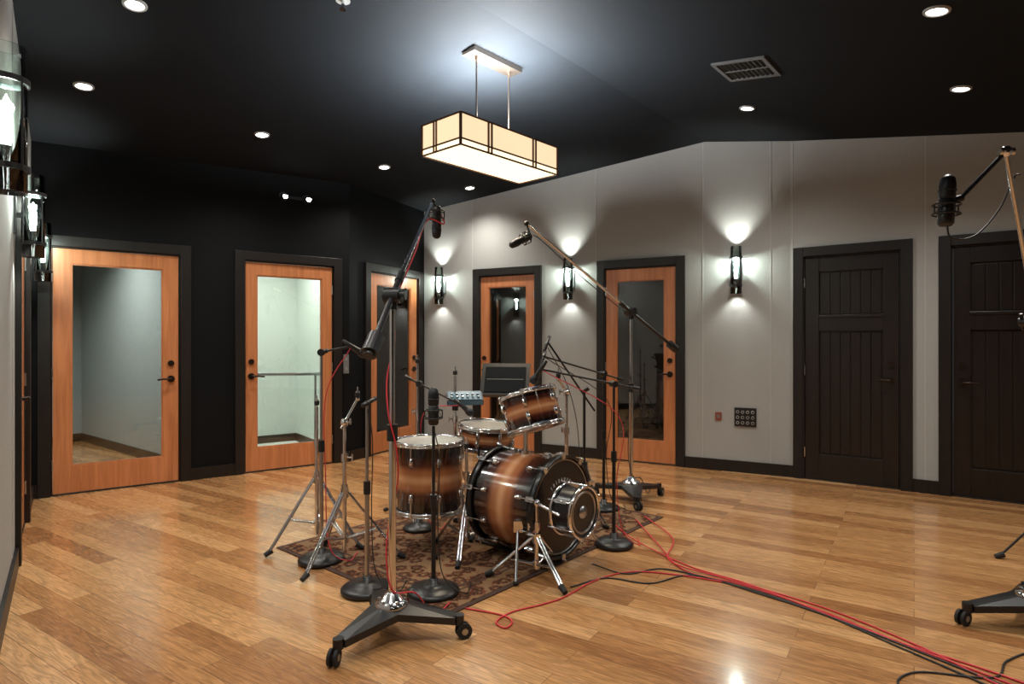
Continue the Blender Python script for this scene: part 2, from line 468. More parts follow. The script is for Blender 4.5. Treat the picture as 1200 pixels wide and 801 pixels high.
def light(name, kind, loc, energy, col=(1,1,1), rot=None, size=0.05, **kw):
    l = bpy.data.lights.new(name, kind); l.energy = energy; l.color = col
    if kind != 'AREA': l.shadow_soft_size = size
    for k, v in kw.items(): setattr(l, k, v)
    o = bpy.data.objects.new(name, l); scene.collection.objects.link(o); o.location = loc
    if rot: o.rotation_euler = rot
    return o

# ------------------------------------------------------------------ downlights
def downlight(x, y, energy=84, booth=False):
    z = ceil_z(x, y)
    e = 0.01
    nx = (ceil_z(x+e, y)-ceil_z(x-e, y))/(2*e); ny = (ceil_z(x, y+e)-ceil_z(x, y-e))/(2*e)
    M = zmat((x, y, z), (nx, ny, -1))
    b = B(M)
    b.lathe([(0.046, -0.01), (0.048, 0.010), (0.060, 0.008), (0.062, 0.0)], M_wtrim, seg=28)
    b.lathe([(0, 0.004), (0.046, 0.004)], M_can, seg=28, smooth=False)
    o = b.done('recessed_downlight')
    l = light('recessed_downlight_lamp', 'SPOT', (x, y, z-0.03), energy, (1.0, 0.955, 0.88), (0, 0, 0), 0.06, spot_size=math.radians(135), spot_blend=1.0)
    l.parent = o
for x, y in ((-2.078, 3.385), (-2.91, 4.175), (-2.095, 5.149), (-1.27, 6.105), (-0.478, 6.95), (2.144, 3.10), (2.96, 4.05), (1.89, 4.936)):
    downlight(x, y)
for x, y in ((0.3, 1.6), (-0.2, -0.9), (2.2, 0.6), (4.2, 2.4), (4.2, -0.6), (1.2, -1.9), (-0.9, 2.0)):  # out-of-view downlights, added to brighten the room
    downlight(x, y)
q = AW.P(2.0, -0.8); downlight(q.x, q.y, 190)
q = AW.P(0.2, -1.3); downlight(q.x, q.y, 260)
q = GW.P(2.6, -1.6); downlight(q.x, q.y, 8)

# small twin spot heads high on black wall
b = B(AW.M)
for s in (1.97, 2.20):
    b.cyl((s, 0.0, 2.70), (s, 0.02, 2.70), 0.045, M_black, seg=20)
    b.cyl((s, 0.02, 2.70), (s, 0.08, 2.69), 0.028, M_black, seg=16)
    b.lathe([(0, 0), (0.024, 0)], M_can, zmat((s, 0.082, 2.69), (0, 1, 0)), 16)
b.box((1.93, 0.0, 2.685), (2.24, 0.015, 2.715), M_black)
b.done('twin_spot_light')

# sprinkler
z = ceil_z(-0.96, 3.49); b = B()
b.cyl((-0.96, 3.49, z-0.006), (-0.96, 3.49, z+0.01), 0.04, M_wtrim, seg=20)
b.cyl((-0.96, 3.49, z-0.05), (-0.96, 3.49, z), 0.010, M_chrome)
b.cyl((-0.96, 3.49, z-0.054), (-0.96, 3.49, z-0.05), 0.02, M_chrome)
b.done('ceiling_sprinkler')

# ceiling vent
c = V((1.575, 4.13, 0)); cz = ceil_z(c.x, c.y)
nz = V((-0.15*RN.x, -0.15*RN.y, -1)).normalized()   # downward normal of right slope
xa = RU.copy(); ya = nz.cross(xa).normalized()
MV = Matrix(((xa.x, ya.x, nz.x, c.x), (xa.y, ya.y, nz.y, c.y), (xa.z, ya.z, nz.z, cz), (0, 0, 0, 1)))
b = B(MV); h = 0.175
M_vent = mat('vent_grey', (0.10, 0.10, 0.10), 0.5)
for lo, hi in (((-h, -h), (h, -h+0.025)), ((-h, h-0.025), (h, h)), ((-h, -h+0.025), (-h+0.025, h-0.025)), ((h-0.025, -h+0.025), (h, h-0.025))):
    b.box((lo[0], lo[1], -0.005), (hi[0], hi[1], 0.012), M_vent)
b.box((-h+0.025, -h+0.025, -0.005), (h-0.025, h-0.025, 0.001), M_black)
for k in range(9):
    y = -h+0.042+k*0.032
    b.poly([(-h+0.025, y, 0.010), (h-0.025, y, 0.010), (h-0.025, y+0.016, 0.001), (-h+0.025, y+0.016, 0.001)], [(0,1,2,3)], M_black)
b.box((-0.006, -h+0.03, 0.004), (0.006, h-0.03, 0.011), M_vent)
b.done('ceiling_vent')

# ------------------------------------------------------------------ pendant
pc = V((-0.131, 4.258, 0)); pu = V((0.677, 0.736, 0)).normalized(); pv = V((pu.y, -pu.x, 0))
MP = Matrix(((pu.x, pv.x, 0, pc.x), (pu.y, pv.y, 0, pc.y), (0, 0, 1, 0), (0, 0, 0, 1)))
b = B(MP); LX, LY = 0.475, 0.185; Z0, Z1 = 2.475, 2.68
t = 0.004
# shade panels
b.box((-LX, -LY, Z0+0.045), (LX, -LY+t, Z1-0.005), M_shade); b.box((-LX, LY-t, Z0+0.045), (LX, LY, Z1-0.005), M_shade)
b.box((-LX, -LY+t, Z0+0.045), (-LX+t, LY-t, Z1-0.005), M_shade); b.box((LX-t, -LY+t, Z0+0.045), (LX, LY-t, Z1-0.005), M_shade)
# lower glowing band
i_ = 0.012
b.box((-LX, -LY, Z0+0.008), (LX, -LY+t, Z0+0.04), M_diff); b.box((-LX, LY-t, Z0+0.008), (LX, LY, Z0+0.04), M_diff)
b.box((-LX, -LY+t, Z0+0.008), (-LX+t, LY-t, Z0+0.04), M_diff); b.box((LX-t, -LY+t, Z0+0.008), (LX, LY-t, Z0+0.04), M_diff)
b.box((-LX+i_, -LY+i_, Z0+0.004), (LX-i_, LY-i_, Z0+0.008), M_diff)
f = 0.006
for z, hh in ((Z0, 0.008), (Z0+0.038, 0.010), (Z1-0.008, 0.010)):
    b.box((-LX-f, -LY-f, z), (LX+f, -LY+f, z+hh), M_frame); b.box((-LX-f, LY-f, z), (LX+f, LY+f, z+hh), M_frame)
    b.box((-LX-f, -LY+f, z), (-LX+f, LY-f, z+hh), M_frame); b.box((LX-f, -LY+f, z), (LX+f, LY-f, z+hh), M_frame)
for x in (-LX, -LX+0.24, -LX+0.27, LX-0.24, LX-0.27, LX):
    for y in (-LY, LY): b.box((x-0.006, y-0.008, Z0), (x+0.006, y+0.008, Z1), M_frame)
for x in (-LX, LX):
    for y in (-LY+0.12, -LY+0.145): b.box((x-0.008, y-0.005, Z0), (x+0.008, y+0.005, Z1), M_frame)
# inner cross bar + rods + canopy
b.box((-LX, -0.012, Z1-0.01), (LX, 0.012, Z1+0.003), M_frame)
for x in (-0.16, 0.16):
    q = MP @ V((x, 0, 0)); zc = ceil_z(q.x, q.y)
    b.cyl((x, 0, Z1), (x, 0, zc-0.02), 0.006, M_nickel)
    b.cyl((x, 0, zc-0.05), (x, 0, zc-0.015), 0.012, M_nickel)
zc = ceil_z(pc.x, pc.y)
b.box((-0.235, -0.06, zc-0.03), (0.235, 0.06, zc+0.02), M_nickel)
for z in (Z1-0.07,):
    for x in (-0.28, 0, 0.28): b.ball((x, 0, z), 0.03, M_bulb)
o = b.done('pendant_light')
l = light('pendant_uplight', 'AREA', (pc.x, pc.y, Z1+0.012), 170, (0.92, 0.97, 1.0), None, shape='RECTANGLE', size=0.85)
l.data.size_y = 0.3
l.rotation_euler = (math.pi, 0, math.atan2(pu.y, pu.x))
l.parent = o
for x in (-0.3, 0, 0.3):
    q = MP @ V((x, 0, Z0-0.02))
    l = light('pendant_downglow', 'SPOT', q, 32, (1.0, 0.85, 0.64), (0, 0, 0), 0.12, spot_size=math.radians(150), spot_blend=0.8); l.parent = o

# ------------------------------------------------------------------ sconces
def sconce(w, s):
    b = B(w.M); c = 1.95; o = 0.085
    b.box((s-0.045, 0.0, c-0.10), (s+0.045, 0.014, c+0.10), M_black)
    b.box((s-0.012, 0.014, c-0.012), (s+0.012, o-0.045, c+0.012), M_black)
    T = Matrix.Translation((s, o, c))
    b.lathe([(0.050, -0.225), (0.050, 0.225), (0.053, 0.225), (0.053, -0.225)], M_tube, T, 24, closed=True)
    for z in (-0.15, 0.12):
        b.lathe([(0.054, z-0.009), (0.054, z+0.009), (0.060, z+0.009), (0.060, z-0.009)], M_black, T, 24, closed=True, smooth=False)
    for k in range(4):
        a = math.pi/4+k*math.pi/2
        x = s+0.058*math.cos(a); y = o+0.058*math.sin(a)
        b.box((x-0.003, y-0.003, c-0.155), (x+0.003, y+0.003, c+0.125), M_black)
    b.box((s-0.054, o-0.004, c-0.154), (s+0.054, o+0.004, c-0.146), M_black)
    b.cyl((s, o, c-0.15), (s, o, c-0.08), 0.014, M_black)
    b.lathe([(0, -0.085), (0.013, -0.075), (0.017, 0.0), (0.012, 0.05), (0, 0.08)], M_bulb, T, 14)
    ob = b.done('wall_sconce')
    col = (0.97, 1.0, 0.93)
    p = w.P(s, o, c+0.10); q = light('wall_sconce_lamp', 'POINT', p, 12, col, size=0.03); q.parent = ob
    # beams up and down out of the open tube, washing the wall
    for sg in (1, -1):
        p = w.P(s, o, c+sg*0.19)
        q = light('wall_sconce_beam', 'SPOT', p, 20 if sg > 0 else 6.5, col, None, 0.03, spot_size=math.radians(92 if sg > 0 else 110), spot_blend=0.8)
        d = (V((0, 0, sg)) - w.n*0.08).normalized()
        q.rotation_euler = d.to_track_quat('-Z', 'Y').to_euler(); q.parent = ob
for w, s in ((GW, 0.286), (GW, 2.0), (GW, 3.746), (LW, 1.55), (LW, 3.37), (LW, 5.02)):
    sconce(w, s)

# ------------------------------------------------------------------ wall plates
b = B(GW.M)
b.box((3.54, 0, 0.49), (3.60, 0.008, 0.57), M_redbox); b.box((3.556, 0.008, 0.515), (3.584, 0.012, 0.545), M_plate)
b.done('outlet_plate')
b = B(GW.M)
b.box((3.72, 0, 0.445), (3.92, 0.012, 0.625), M_black)
for i in range(4):
    for j in range(3):
        x = 3.75+i*0.046; z = 0.48+j*0.052
        b.lathe([(0.010, 0), (0.010, 0.006), (0.015, 0.006), (0.015, 0)], M_steel, zmat((x, 0.012, z), (0, 1, 0)), 12, closed=True)
b.done('mic_input_panel')
b = B(AW.M)
b.box((2.585, 0, 0.93), (2.645, 0.010, 1.13), M_plate)
for z in (0.98, 1.08): b.box((2.605, 0.010, z-0.016), (2.625, 0.016, z+0.016), M_wtrim)
b.done('light_switch_plate')

# ------------------------------------------------------------------ rug
rc = V((-0.177, 4.085, 0)); ang = math.atan2(0.755, 0.655)
MR = Matrix.Translation(rc) @ Matrix.Rotation(ang, 4, 'Z')
b = B()
b.box((-1.075, -0.74, 0.0), (1.075, 0.74, 0.006), M_rugb)
b.box((-1.045, -0.71, 0.004), (1.045, 0.71, 0.008), M_rug)
for i in (0.16, 0.20):
    for lo, hi in (((-1.075+i, -0.74+i), (1.075-i, -0.74+i+0.012)), ((-1.075+i, 0.74-i-0.012), (1.075-i, 0.74-i)),
                   ((-1.075+i, -0.74+i), (-1.075+i+0.012, 0.74-i)), ((1.075-i-0.012, -0.74+i), (1.075-i, 0.74-i))):
        b.box((*lo, 0.007), (*hi, 0.009), M_rugb)
b.done('area_rug', MW=MR)

# ------------------------------------------------------------------ drums
kit = empty('drum_kit')
def drum(name, o, axis, R, D, top, bot, lugs=8, wood_hoop=False):
    b = B()
    b.lathe([(R, 0.0), (R, D)], M_sun, seg=56)
    hw = 0.038 if wood_hoop else 0.022; ht = 0.014 if wood_hoop else 0.010
    hm = M_headb if wood_hoop else M_chrome
    for z, sg, hd in ((0, -1, bot), (D, 1, top)):
        b.lathe([(0, z), (R+0.002, z)], hd, seg=56, smooth=False)
        z0, z1 = sorted((z-sg*hw*0.55, z+sg*hw*0.45))
        b.lathe([(R+0.003, z0), (R+0.003, z1), (R+0.003+ht, z1), (R+0.003+ht, z0)], hm, None, 56, closed=True)
        if not wood_hoop:
            b.ring(R+0.012, 0.005, M_chrome, Matrix.Translation((0, 0, z0)), 56)
    for k in range(lugs):
        a = 2*math.pi*(k+0.5)/lugs
        T = Matrix.Rotation(a, 4, 'Z')
        for z, sg in ((0, 1), (D, -1)):
            lz = z+sg*min(0.10, D*0.3)
            # lug casting
            b.lathe([(0, -0.026), (0.011, -0.022), (0.014, 0), (0.011, 0.022), (0, 0.026)], M_chrome, T @ Matrix.Translation((R+0.010, 0, lz)), 10)
            b.cbox((R+0.004, 0, lz), (0.010, 0.022, 0.05), M_chrome, T)
            b.lathe([(0.0035, 0), (0.0035, abs(lz-z)+0.015)], M_chrome, T @ Matrix.Translation((R+0.014, 0, min(lz, z-0.015 if sg>0 else lz))), 6)
            if wood_hoop:
                zz = z-sg*0.012
                b.cbox((R+0.012, 0, zz), (0.032, 0.030, 0.012), M_chrome, T)
                b.cbox((R+0.022, 0, zz+sg*0.02), (0.010, 0.026, 0.045), M_chrome, T)
                b.cyl(T @ V((R+0.03, 0, zz-sg*0.02)), T @ V((R+0.03, 0, zz+sg*0.02)), 0.006, M_chrome, seg=8)
            else:
                b.cbox((R+0.014, 0, z-sg*0.006), (0.014, 0.016, 0.014), M_chrome, T)
    return b, name, zmat(o, axis)

n3 = RN.copy(); u3 = RU.copy()
KB = V((-0.07, 3.78, 0.33))
b, nm, MW = drum('bass_drum', KB, n3, 0.272, 0.46, M_headb, M_head, 10, True)
# front head: port ring, pale logo arc
b.ring(0.262, 0.004, M_steel, Matrix.Translation((0, 0, 0.463)), 48)
MWi = MW.inverted()
for k in range(9):
    a = math.radians(50+k*10)
    # lettering blocks on the upper part of the head, along world-up direction
    up = (MWi.to_3x3() @ V((0, 0, 1))).normalized(); sd = (MWi.to_3x3() @ u3).normalized()
    p = up*0.15*math.sin(a)+sd*0.15*math.cos(a); p.z = 0.463
    tz = math.atan2(p.y, p.x)
    b.cbox((0, 0, 0), (0.022, 0.014 if k % 2 else 0.008, 0.002), M_wtrim, Matrix.Translation(p) @ Matrix.Rotation(tz, 4, 'Z'))
b.done(nm, kit, MW)
# spurs
b = B()
for sg in (-1, 1):
    base = KB+n3*0.36+u3*sg*0.262; base.z = 0.26
    foot = KB+n3*0.46+u3*sg*0.40; foot.z = 0.02
    b.cyl(base, foot, 0.009, M_chrome); b.cyl(foot, foot-V((0, 0, 0.012)), 0.018, M_rubber, r1=0.014)
    b.cbox(base, (0.05, 0.05, 0.06), M_chrome)
# tom mount arm
a0 = KB+n3*0.2; a0.z = 0.60
b.cyl(a0+V((0,0,-0.01)), a0+V((0,0,0.02)), 0.04, M_chrome, seg=20)
b.cyl(a0, a0+V((0,0,0.22)), 0.014, M_chrome); b.ball(a0+V((0,0,0.22)), 0.024, M_chrome)
b.cyl(a0+V((0,0,0.22)), (0.06, 3.86, 0.80), 0.011, M_chrome)
b.done('bass_drum_hardware', kit)

ta = (V((-0.76, 0.65, 0))*0.35+V((0, 0, 1))).normalized()
tc_ = V((0.12, 3.72, 0.84))
b, nm, MW = drum('rack_tom', tc_-ta*0.10, ta, 0.165, 0.21, M_head, M_head, 6); b.done(nm, kit, MW)
b, nm, MW = drum('floor_tom', (-0.51, 3.80, 0.24), (0, 0, 1), 0.203, 0.41, M_head, M_head, 8); b.done(nm, kit, MW)
b = B()
for k in range(3):
    a = math.radians(-75+120*k); d = V((math.cos(a), math.sin(a), 0)); c = V((-0.51, 3.80, 0))
    p = c+d*0.232
    b.cyl(p+V((0,0,0.56)), p+V((0,0,0.12)), 0.006, M_chrome); b.cyl(p+V((0,0,0.12)), p+d*0.03+V((0,0,0.02)), 0.006, M_chrome)
    b.cyl(p+d*0.03+V((0,0,0.03)), p+d*0.03+V((0,0,0.009)), 0.014, M_rubber)
    b.cbox(p+V((0,0,0.42))-d*0.01, (0.035, 0.035, 0.05), M_chrome)
b.done('floor_tom_legs', kit)
sa = V((0.08, -0.06, 1)).normalized()
b, nm, MW = drum('snare_drum', (-0.18, 4.12, 0.565), sa, 0.176, 0.14, M_head, M_head, 8); b.done(nm, kit, MW)

def tripod(b, c, zc, R, m=M_chrome, yaw=0.3, zf=0.009, rl=0.0065, double=True):
    c = V((c[0], c[1], 0))
    for k in range(3):
        a = yaw+2*math.pi*k/3; d = V((math.cos(a), math.sin(a), 0)); pd = V((-d.y, d.x, 0))*0.008
        f = c+d*R+V((0,0,zf+0.015))
        for sgn in ((-1, 1) if double else (0,)):
            b.cyl(c+d*0.02+V((0,0,zc))+pd*sgn, f+pd*sgn, rl, m, seg=8)
            b.cyl(c+d*0.02+V((0,0,zc*0.35))+pd*sgn, c+d*(R*0.55)+V((0,0,(zc-zf)*0.45+zf))+pd*sgn, rl*0.9, m, seg=8)
        b.cyl(f-d*0.02+V((0,0,0.012)), f+d*0.022-V((0,0,0.006)), 0.017, M_rubber, r1=0.014)
    b.cyl(c+V((0,0,zc-0.03)), c+V((0,0,zc+0.02)), 0.024, m); b.cyl(c+V((0,0,zc*0.35-0.02)), c+V((0,0,zc*0.35+0.02)), 0.020, m)

def wing(b, p, ang, m=M_chrome):
    d = V((math.cos(ang), math.sin(ang), 0)); p = V(p)
    b.cyl(p-V((0,0,0.022)), p+V((0,0,0.022)), 0.019, m)
    b.cyl(p, p+d*0.045, 0.006, m); b.cyl(p+d*0.045-V((0,0,0.018)), p+d*0.045+V((0,0,0.018)), 0.006, m)

def cymbal_stand(x, y, h, yaw=0.3, R=0.27, arm=None, name='cymbal_stand', zf=0.009, parent=None):
    b = B(); zc = min(0.42, h*0.5)
    tripod(b, (x, y), zc, R, yaw=yaw, zf=zf)
    hh = zc+(h-zc)*0.5
    b.cyl((x, y, 0.07), (x, y, hh), 0.0125, M_chrome); b.cyl((x, y, hh), (x, y, h), 0.0095, M_chrome)
    wing(b, (x, y, zc+0.02), yaw+1); wing(b, (x, y, hh), yaw+2)
    p = V((x, y, h))
    if arm:
        q = V(arm); b.ball(p, 0.024, M_chrome); wing(b, p, yaw+3)
        b.cyl(p-(q-p)*0.25, q, 0.007, M_chrome); b.ball(q, 0.014, M_chrome); p = q
    b.cyl(p, p+V((0,0,0.07)), 0.004, M_chrome); b.cyl(p+V((0,0,0.01)), p+V((0,0,0.035)), 0.016, M_rubber)
    b.cyl(p+V((0,0,0.035)), p+V((0,0,0.045)), 0.012, M_chrome)
    return b.done(name, parent)

cymbal_stand(-1.207, 3.80, 0.86, yaw=3.9, R=0.30)
cymbal_stand(-0.96, 3.52, 0.80, yaw=4.3, R=0.32, arm=(-0.90, 3.58, 0.93))
cymbal_stand(-0.68, 4.42, 1.10, yaw=0.6)
mixer_root = empty('headphone_mixer')
cymbal_stand(-0.40, 4.32, 1.02, yaw=1.5, name='mixer_stand', parent=mixer_root)
cymbal_stand(0.36, 4.06, 0.93, yaw=0.2, arm=(0.30, 3.98, 1.02))
# snare stand
b = B(); tripod(b, (-0.2, 4.10), 0.30, 0.25, yaw=4.5)
b.cyl((-0.2, 4.10, 0.06), (-0.2, 4.10, 0.50), 0.012, M_chrome); wing(b, (-0.2, 4.10, 0.36), 4.0)
for k in range(3):
    a = 0.4+2*math.pi*k/3; d = V((math.cos(a), math.sin(a), 0)); c = V((-0.19, 4.11, 0.50))
    b.cyl(c, c+d*0.185+V((0,0,0.035)), 0.007, M_chrome); b.cyl(c+d*0.187+V((0,0,0.03)), c+d*0.19+V((0,0,0.08)), 0.007, M_rubber)
b.done('snare_stand', kit)

# hi-hat style stand in front of the floor tom / kick gap
cymbal_stand(-0.27, 3.66, 0.62, yaw=4.6, R=0.26, name='hi_hat_stand')

# ------------------------------------------------------------------ microphones & stands
def ldc(b, p, ax, s=1.0, chrome=False):
    M = zmat(p, ax)
    b.lathe([(0, -0.095*s), (0.020*s, -0.095*s), (0.027*s, -0.085*s), (0.027*s, 0.0), (0.024*s, 0.003)], M_black, M, 20)
    b.lathe([(0.024*s, 0.003), (0.028*s, 0.012), (0.028*s, 0.055*s), (0.024*s, 0.08*s), (0.012*s, 0.092*s), (0, 0.094*s)], M_grille, M, 20)
    b.ring(0.0285*s, 0.003, M_black, M @ Matrix.Translation((0, 0, 0.035*s)), 20)
    b.ring(0.044*s, 0.004, M_black, M @ Matrix.Translation((0, 0, -0.02)), 20); b.ring(0.044*s, 0.004, M_black, M @ Matrix.Translation((0, 0, -0.06)), 20)
    for k in range(4):
        a = k*math.pi/2
        b.cyl(M @ V((0.044*s*math.cos(a), 0.044*s*math.sin(a), -0.02)), M @ V((0.044*s*math.cos(a), 0.044*s*math.sin(a), -0.06)), 0.003, M_black, seg=6)
        b.cyl(M @ V((0.044*s*math.cos(a), 0.044*s*math.sin(a), -0.06)), M @ V((0.026*s*math.cos(a+0.7), 0.026*s*math.sin(a+0.7), -0.02)), 0.0015, M_black, seg=5)

def sdc(b, p, ax):
    M = zmat(p, ax)
    b.lathe([(0, -0.07), (0.011, -0.07), (0.0115, 0.03), (0.0105, 0.032)], M_black, M, 14)
    b.lathe([(0.0105, 0.032), (0.0115, 0.036), (0.0115, 0.05), (0, 0.053)], M_grille, M, 14)

def dyn(b, p, ax):
    M = zmat(p, ax)
    b.lathe([(0, -0.09), (0.011, -0.09), (0.013, -0.04), (0.018, 0.02)], M_black, M, 16)
    b.lathe([(0.018, 0.02), (0.024, 0.03), (0.026, 0.05), (0.018, 0.07), (0, 0.076)], M_grille, M, 16)

def studio_stand(name, c, yaw, pz, tip, tail, R=0.31, mic=None, micax=(0,0,-1), cable=None):
    b = B(); c = V((*c, 0))
    # cast triangular base
    top = []; bot = []
    for k in range(3):
        for da, r, zt in ((-0.10, R-0.03, 0.095), (0.10, R-0.03, 0.095), (math.pi/3, 0.095, 0.125)):
            a = yaw+2*math.pi*k/3+da
            top.append(V((c.x+r*math.cos(a), c.y+r*math.sin(a), zt))); bot.append(V((c.x+r*math.cos(a), c.y+r*math.sin(a), zt-0.03)))
    n = len(top)
    vs = top+bot+[V((c.x, c.y, 0.15)), V((c.x, c.y, 0.09))]
    fs = []
    for k in range(n):
        k2 = (k+1) % n
        fs += [(k, k2, 2*n), (n+k2, n+k, 2*n+1), (k, n+k, n+k2, k2)]
    b.poly(vs, fs, M_black)
    for k in range(3):
        a = yaw+2*math.pi*k/3; d = V((math.cos(a), math.sin(a), 0)); p = c+d*(R-0.02)
        b.cyl(p+V((0,0,0.06)), p+V((0,0,0.10)), 0.022, M_black)
        q = p+d*0.02; s = V((-math.sin(a+0.5), math.cos(a+0.5), 0))
        for sg in (-1, 1):
            b.cyl(q+s*(sg*0.019)+V((0,0,0.033)), q+s*(sg*0.007)+V((0,0,0.033)), 0.033, M_rubber, seg=20)
            b.cyl(q+s*(sg*0.0195)+V((0,0,0.033)), q+s*(sg*0.0205)+V((0,0,0.033)), 0.014, M_steel, seg=12)
        b.cyl(q+V((0,0,0.033)), p+V((0,0,0.07)), 0.008, M_steel)
    M = Matrix.Translation(c)
    b.lathe([(0.072, 0.132), (0.072, 0.150), (0.045, 0.158), (0.03, 0.185), (0.018, 0.19)], M_chrome, M, 28)
    for k in range(6):
        a = k*math.pi/3; b.cyl(c+V((0.056*math.cos(a), 0.056*math.sin(a), 0.148)), c+V((0.056*math.cos(a), 0.056*math.sin(a), 0.162)), 0.007, M_steel, seg=6)
    zm = pz*0.60
    b.cyl(c+V((0,0,0.15)), c+V((0,0,zm)), 0.0165, M_chrome, seg=16); b.cyl(c+V((0,0,zm)), c+V((0,0,pz)), 0.0125, M_chrome, seg=16)
    b.cyl(c+V((0,0,zm-0.04)), c+V((0,0,zm+0.03)), 0.024, M_black, seg=16)
    P = c+V((0,0,pz)); tip = V(tip); tail = V(tail)
    b.cyl(P-V((0,0,0.06)), P+V((0,0,0.0)), 0.021, M_black, seg=16)
    d = (tip-tail).normalized(); side = d.cross(V((0,0,1))).normalized()
    b.cyl(P-side*0.035, P+side*0.035, 0.034, M_black, seg=20); b.cyl(P+side*0.035, P+side*0.06, 0.02, M_black)
    b.cyl(P+side*0.05-d*0.04, P+side*0.05+d*0.04, 0.007, M_black)
    b.cyl(tail, P+d*0.12, 0.0135, M_black, seg=12); b.cyl(P+d*0.10, tip, 0.0095, M_chrome, seg=12)
    b.cyl(P+d*0.10, P+d*0.16, 0.018, M_black, seg=14)
    # counterweight
    b.cyl(tail, tail+d*0.10, 0.034, M_black, seg=20)
    b.cyl(tail-d*0.015, tail, 0.022, M_black, seg=16)
    b.ball(tip, 0.018, M_black)
    if mic is not None:
        mp = V(mic); b.cyl(tip, mp-V(micax).normalized()*0.08, 0.006, M_black); ldc(b, mp, micax, 0.9)
        b.sweep([mp-V(micax).normalized()*0.09, (mp+tip)/2+V((0.05,0,-0.06)), tip-d*0.12-V((0,0,0.03)), (tip+P)/2-V((0,0,0.05)), P-V((0,0,0.04))], 0.0035, cable or M_blkc)
        # cable spirals down the post to the floor
        pts = [P-V((0,0,0.04))]
        for k in range(1, 9):
            a = k*1.4; pts.append(c+V((0.026*math.cos(a), 0.026*math.sin(a), pz-0.05-(pz-0.25)*k/8)))
        b.sweep(pts+[c+V((0.09, 0.05, 0.16)), c+V((0.16, 0.16, 0.02)), c+V((0.22, 0.30, 0.014))], 0.0035, cable or M_blkc, sub=6)
    return b.done(name)

studio_stand('boom_mic_stand', (-0.515, 2.645), math.radians(115-360+0), 1.46, (-0.415, 3.20, 1.99), (-0.555, 2.39, 1.215), mic=(-0.395, 3.22, 1.885), cable=M_redc)
studio_stand('boom_mic_stand', (0.95, 4.90), 0.5, 1.50, (0.097, 4.10, 2.05), (1.42, 5.34, 1.20), mic=(0.055, 4.07, 1.93), micax=(-0.9, -0.3, -0.5), cable=M_blkc)

# right-edge studio stand: arm reaches into frame
studio_stand('boom_mic_stand', (2.32, 2.72), 2.35+0.9-0.17, 1.35, (2.05, 2.55, 2.05), (2.44, 2.80, 1.05), mic=None)
b = B()
tp = V((2.05, 2.55, 2.05)); mp = V((1.84, 2.60, 1.86))
b.ball(tp, 0.024, M_chrome); b.cyl(tp-V((0.03,0,0)), tp+V((0.03,0,0)), 0.016, M_chrome)
b.cyl(tp, mp+V((0.05, 0, 0.0)), 0.009, M_black); b.cyl(mp+V((0.03, 0, 0)), mp+V((0.065, 0, 0.01)), 0.014, M_black)
ldc(b, mp-V((0, 0, 0.0)), (0.05, 0, 1), 1.15)
b.sweep([mp+V((0, 0, -0.10)), mp+V((0.02, 0, -0.16)), mp+V((0.12, 0, -0.15)), mp+V((0.24, 0.02, -0.03)), mp+V((0.30, 0.02, 0.10)), tp+V((0.10,0.05,-0.08))], 0.004, M_blkc)
b.done('condenser_microphone')

def round_stand(x, y, h, post=M_black, boom=None, mic=None, zf=0.009, R=0.13, name='microphone_stand', micax=(0,0,1), clr=M_blkc):
    b = B(); T = Matrix.Translation((x, y, zf))
    b.lathe([(0, 0), (R, 0), (R, 0.012), (R*0.9, 0.024), (R*0.45, 0.036), (0.022, 0.042), (0.022, 0.07), (0.012, 0.072)], M_black, T, 40)
    zm = h*0.55
    b.cyl((x, y, zf+0.05), (x, y, zm), 0.0115, post); b.cyl((x, y, zm), (x, y, h), 0.008, post)
    b.cyl((x, y, zm-0.03), (x, y, zm+0.035), 0.018, M_black, seg=16)
    p = V((x, y, h))
    if boom:
        t, q = V(boom[0]), V(boom[1]); d = (t-q).normalized()
        sd = d.cross(V((0,0,1))).normalized()
        b.cyl(p-sd*0.02, p+sd*0.03, 0.02, M_black, seg=16); b.cyl(q, t, 0.0065, M_black)
        b.cyl(q, q+d*0.05, 0.013, M_black); p = t
    if mic == 'ldc':
        ax = V(micax).normalized(); ldc(b, p+ax*0.10, ax)
    elif mic == 'sdc':
        ax = V(micax).normalized(); b.ball(p, 0.014, M_black); sdc(b, p+ax*0.03, ax)
    elif mic == 'dyn':
        ax = V(micax).normalized(); b.ball(p, 0.014, M_black); dyn(b, p+ax*0.03, ax)
    # cable hanging to the floor, coiled once round the base
    b.sweep([p, V((x+0.03, y-0.01, h*0.8)), V((x+0.02, y+0.015, h*0.4)), V((x+0.05, y-0.02, 0.10)), V((x+R+0.03, y-0.03, zf+0.006)), V((x+R+0.05, y+0.12, zf+0.006))], 0.003, clr)
    return b.done(name)

round_stand(-1.095, 3.53, 1.20, M_steel, boom=((-0.93, 3.56, 1.235), (-1.11, 3.53, 1.20)), mic='dyn', micax=(0.7, 0.3, -0.5), clr=M_redc)
round_stand(-0.733, 3.106, 0.95, M_steel, mic='sdc', micax=(0.3, 0.8, 0.2))
round_stand(-0.393, 3.075, 0.84, M_black, mic='ldc', R=0.13)
round_stand(0.63, 3.80, 1.0, M_black, boom=((0.17, 3.62, 1.10), (0.80, 3.87, 0.965)), mic='dyn', micax=(-0.5, 0.2, -0.8), R=0.12, clr=M_redc)
round_stand(0.69, 4.62, 1.02, M_black, boom=((0.22, 4.25, 1.16), (0.85, 4.75, 0.97)), mic='sdc', micax=(-0.3, -0.3, -0.9), R=0.12)
# snare / hat spot mic on a slim boom behind the floor tom
round_stand(-0.62, 4.12, 0.98, M_black, boom=((-0.34, 4.10, 0.84), (-0.72, 4.13, 1.03)), mic='dyn', micax=(0.7, 0.0, -0.6), R=0.11, clr=M_redc)
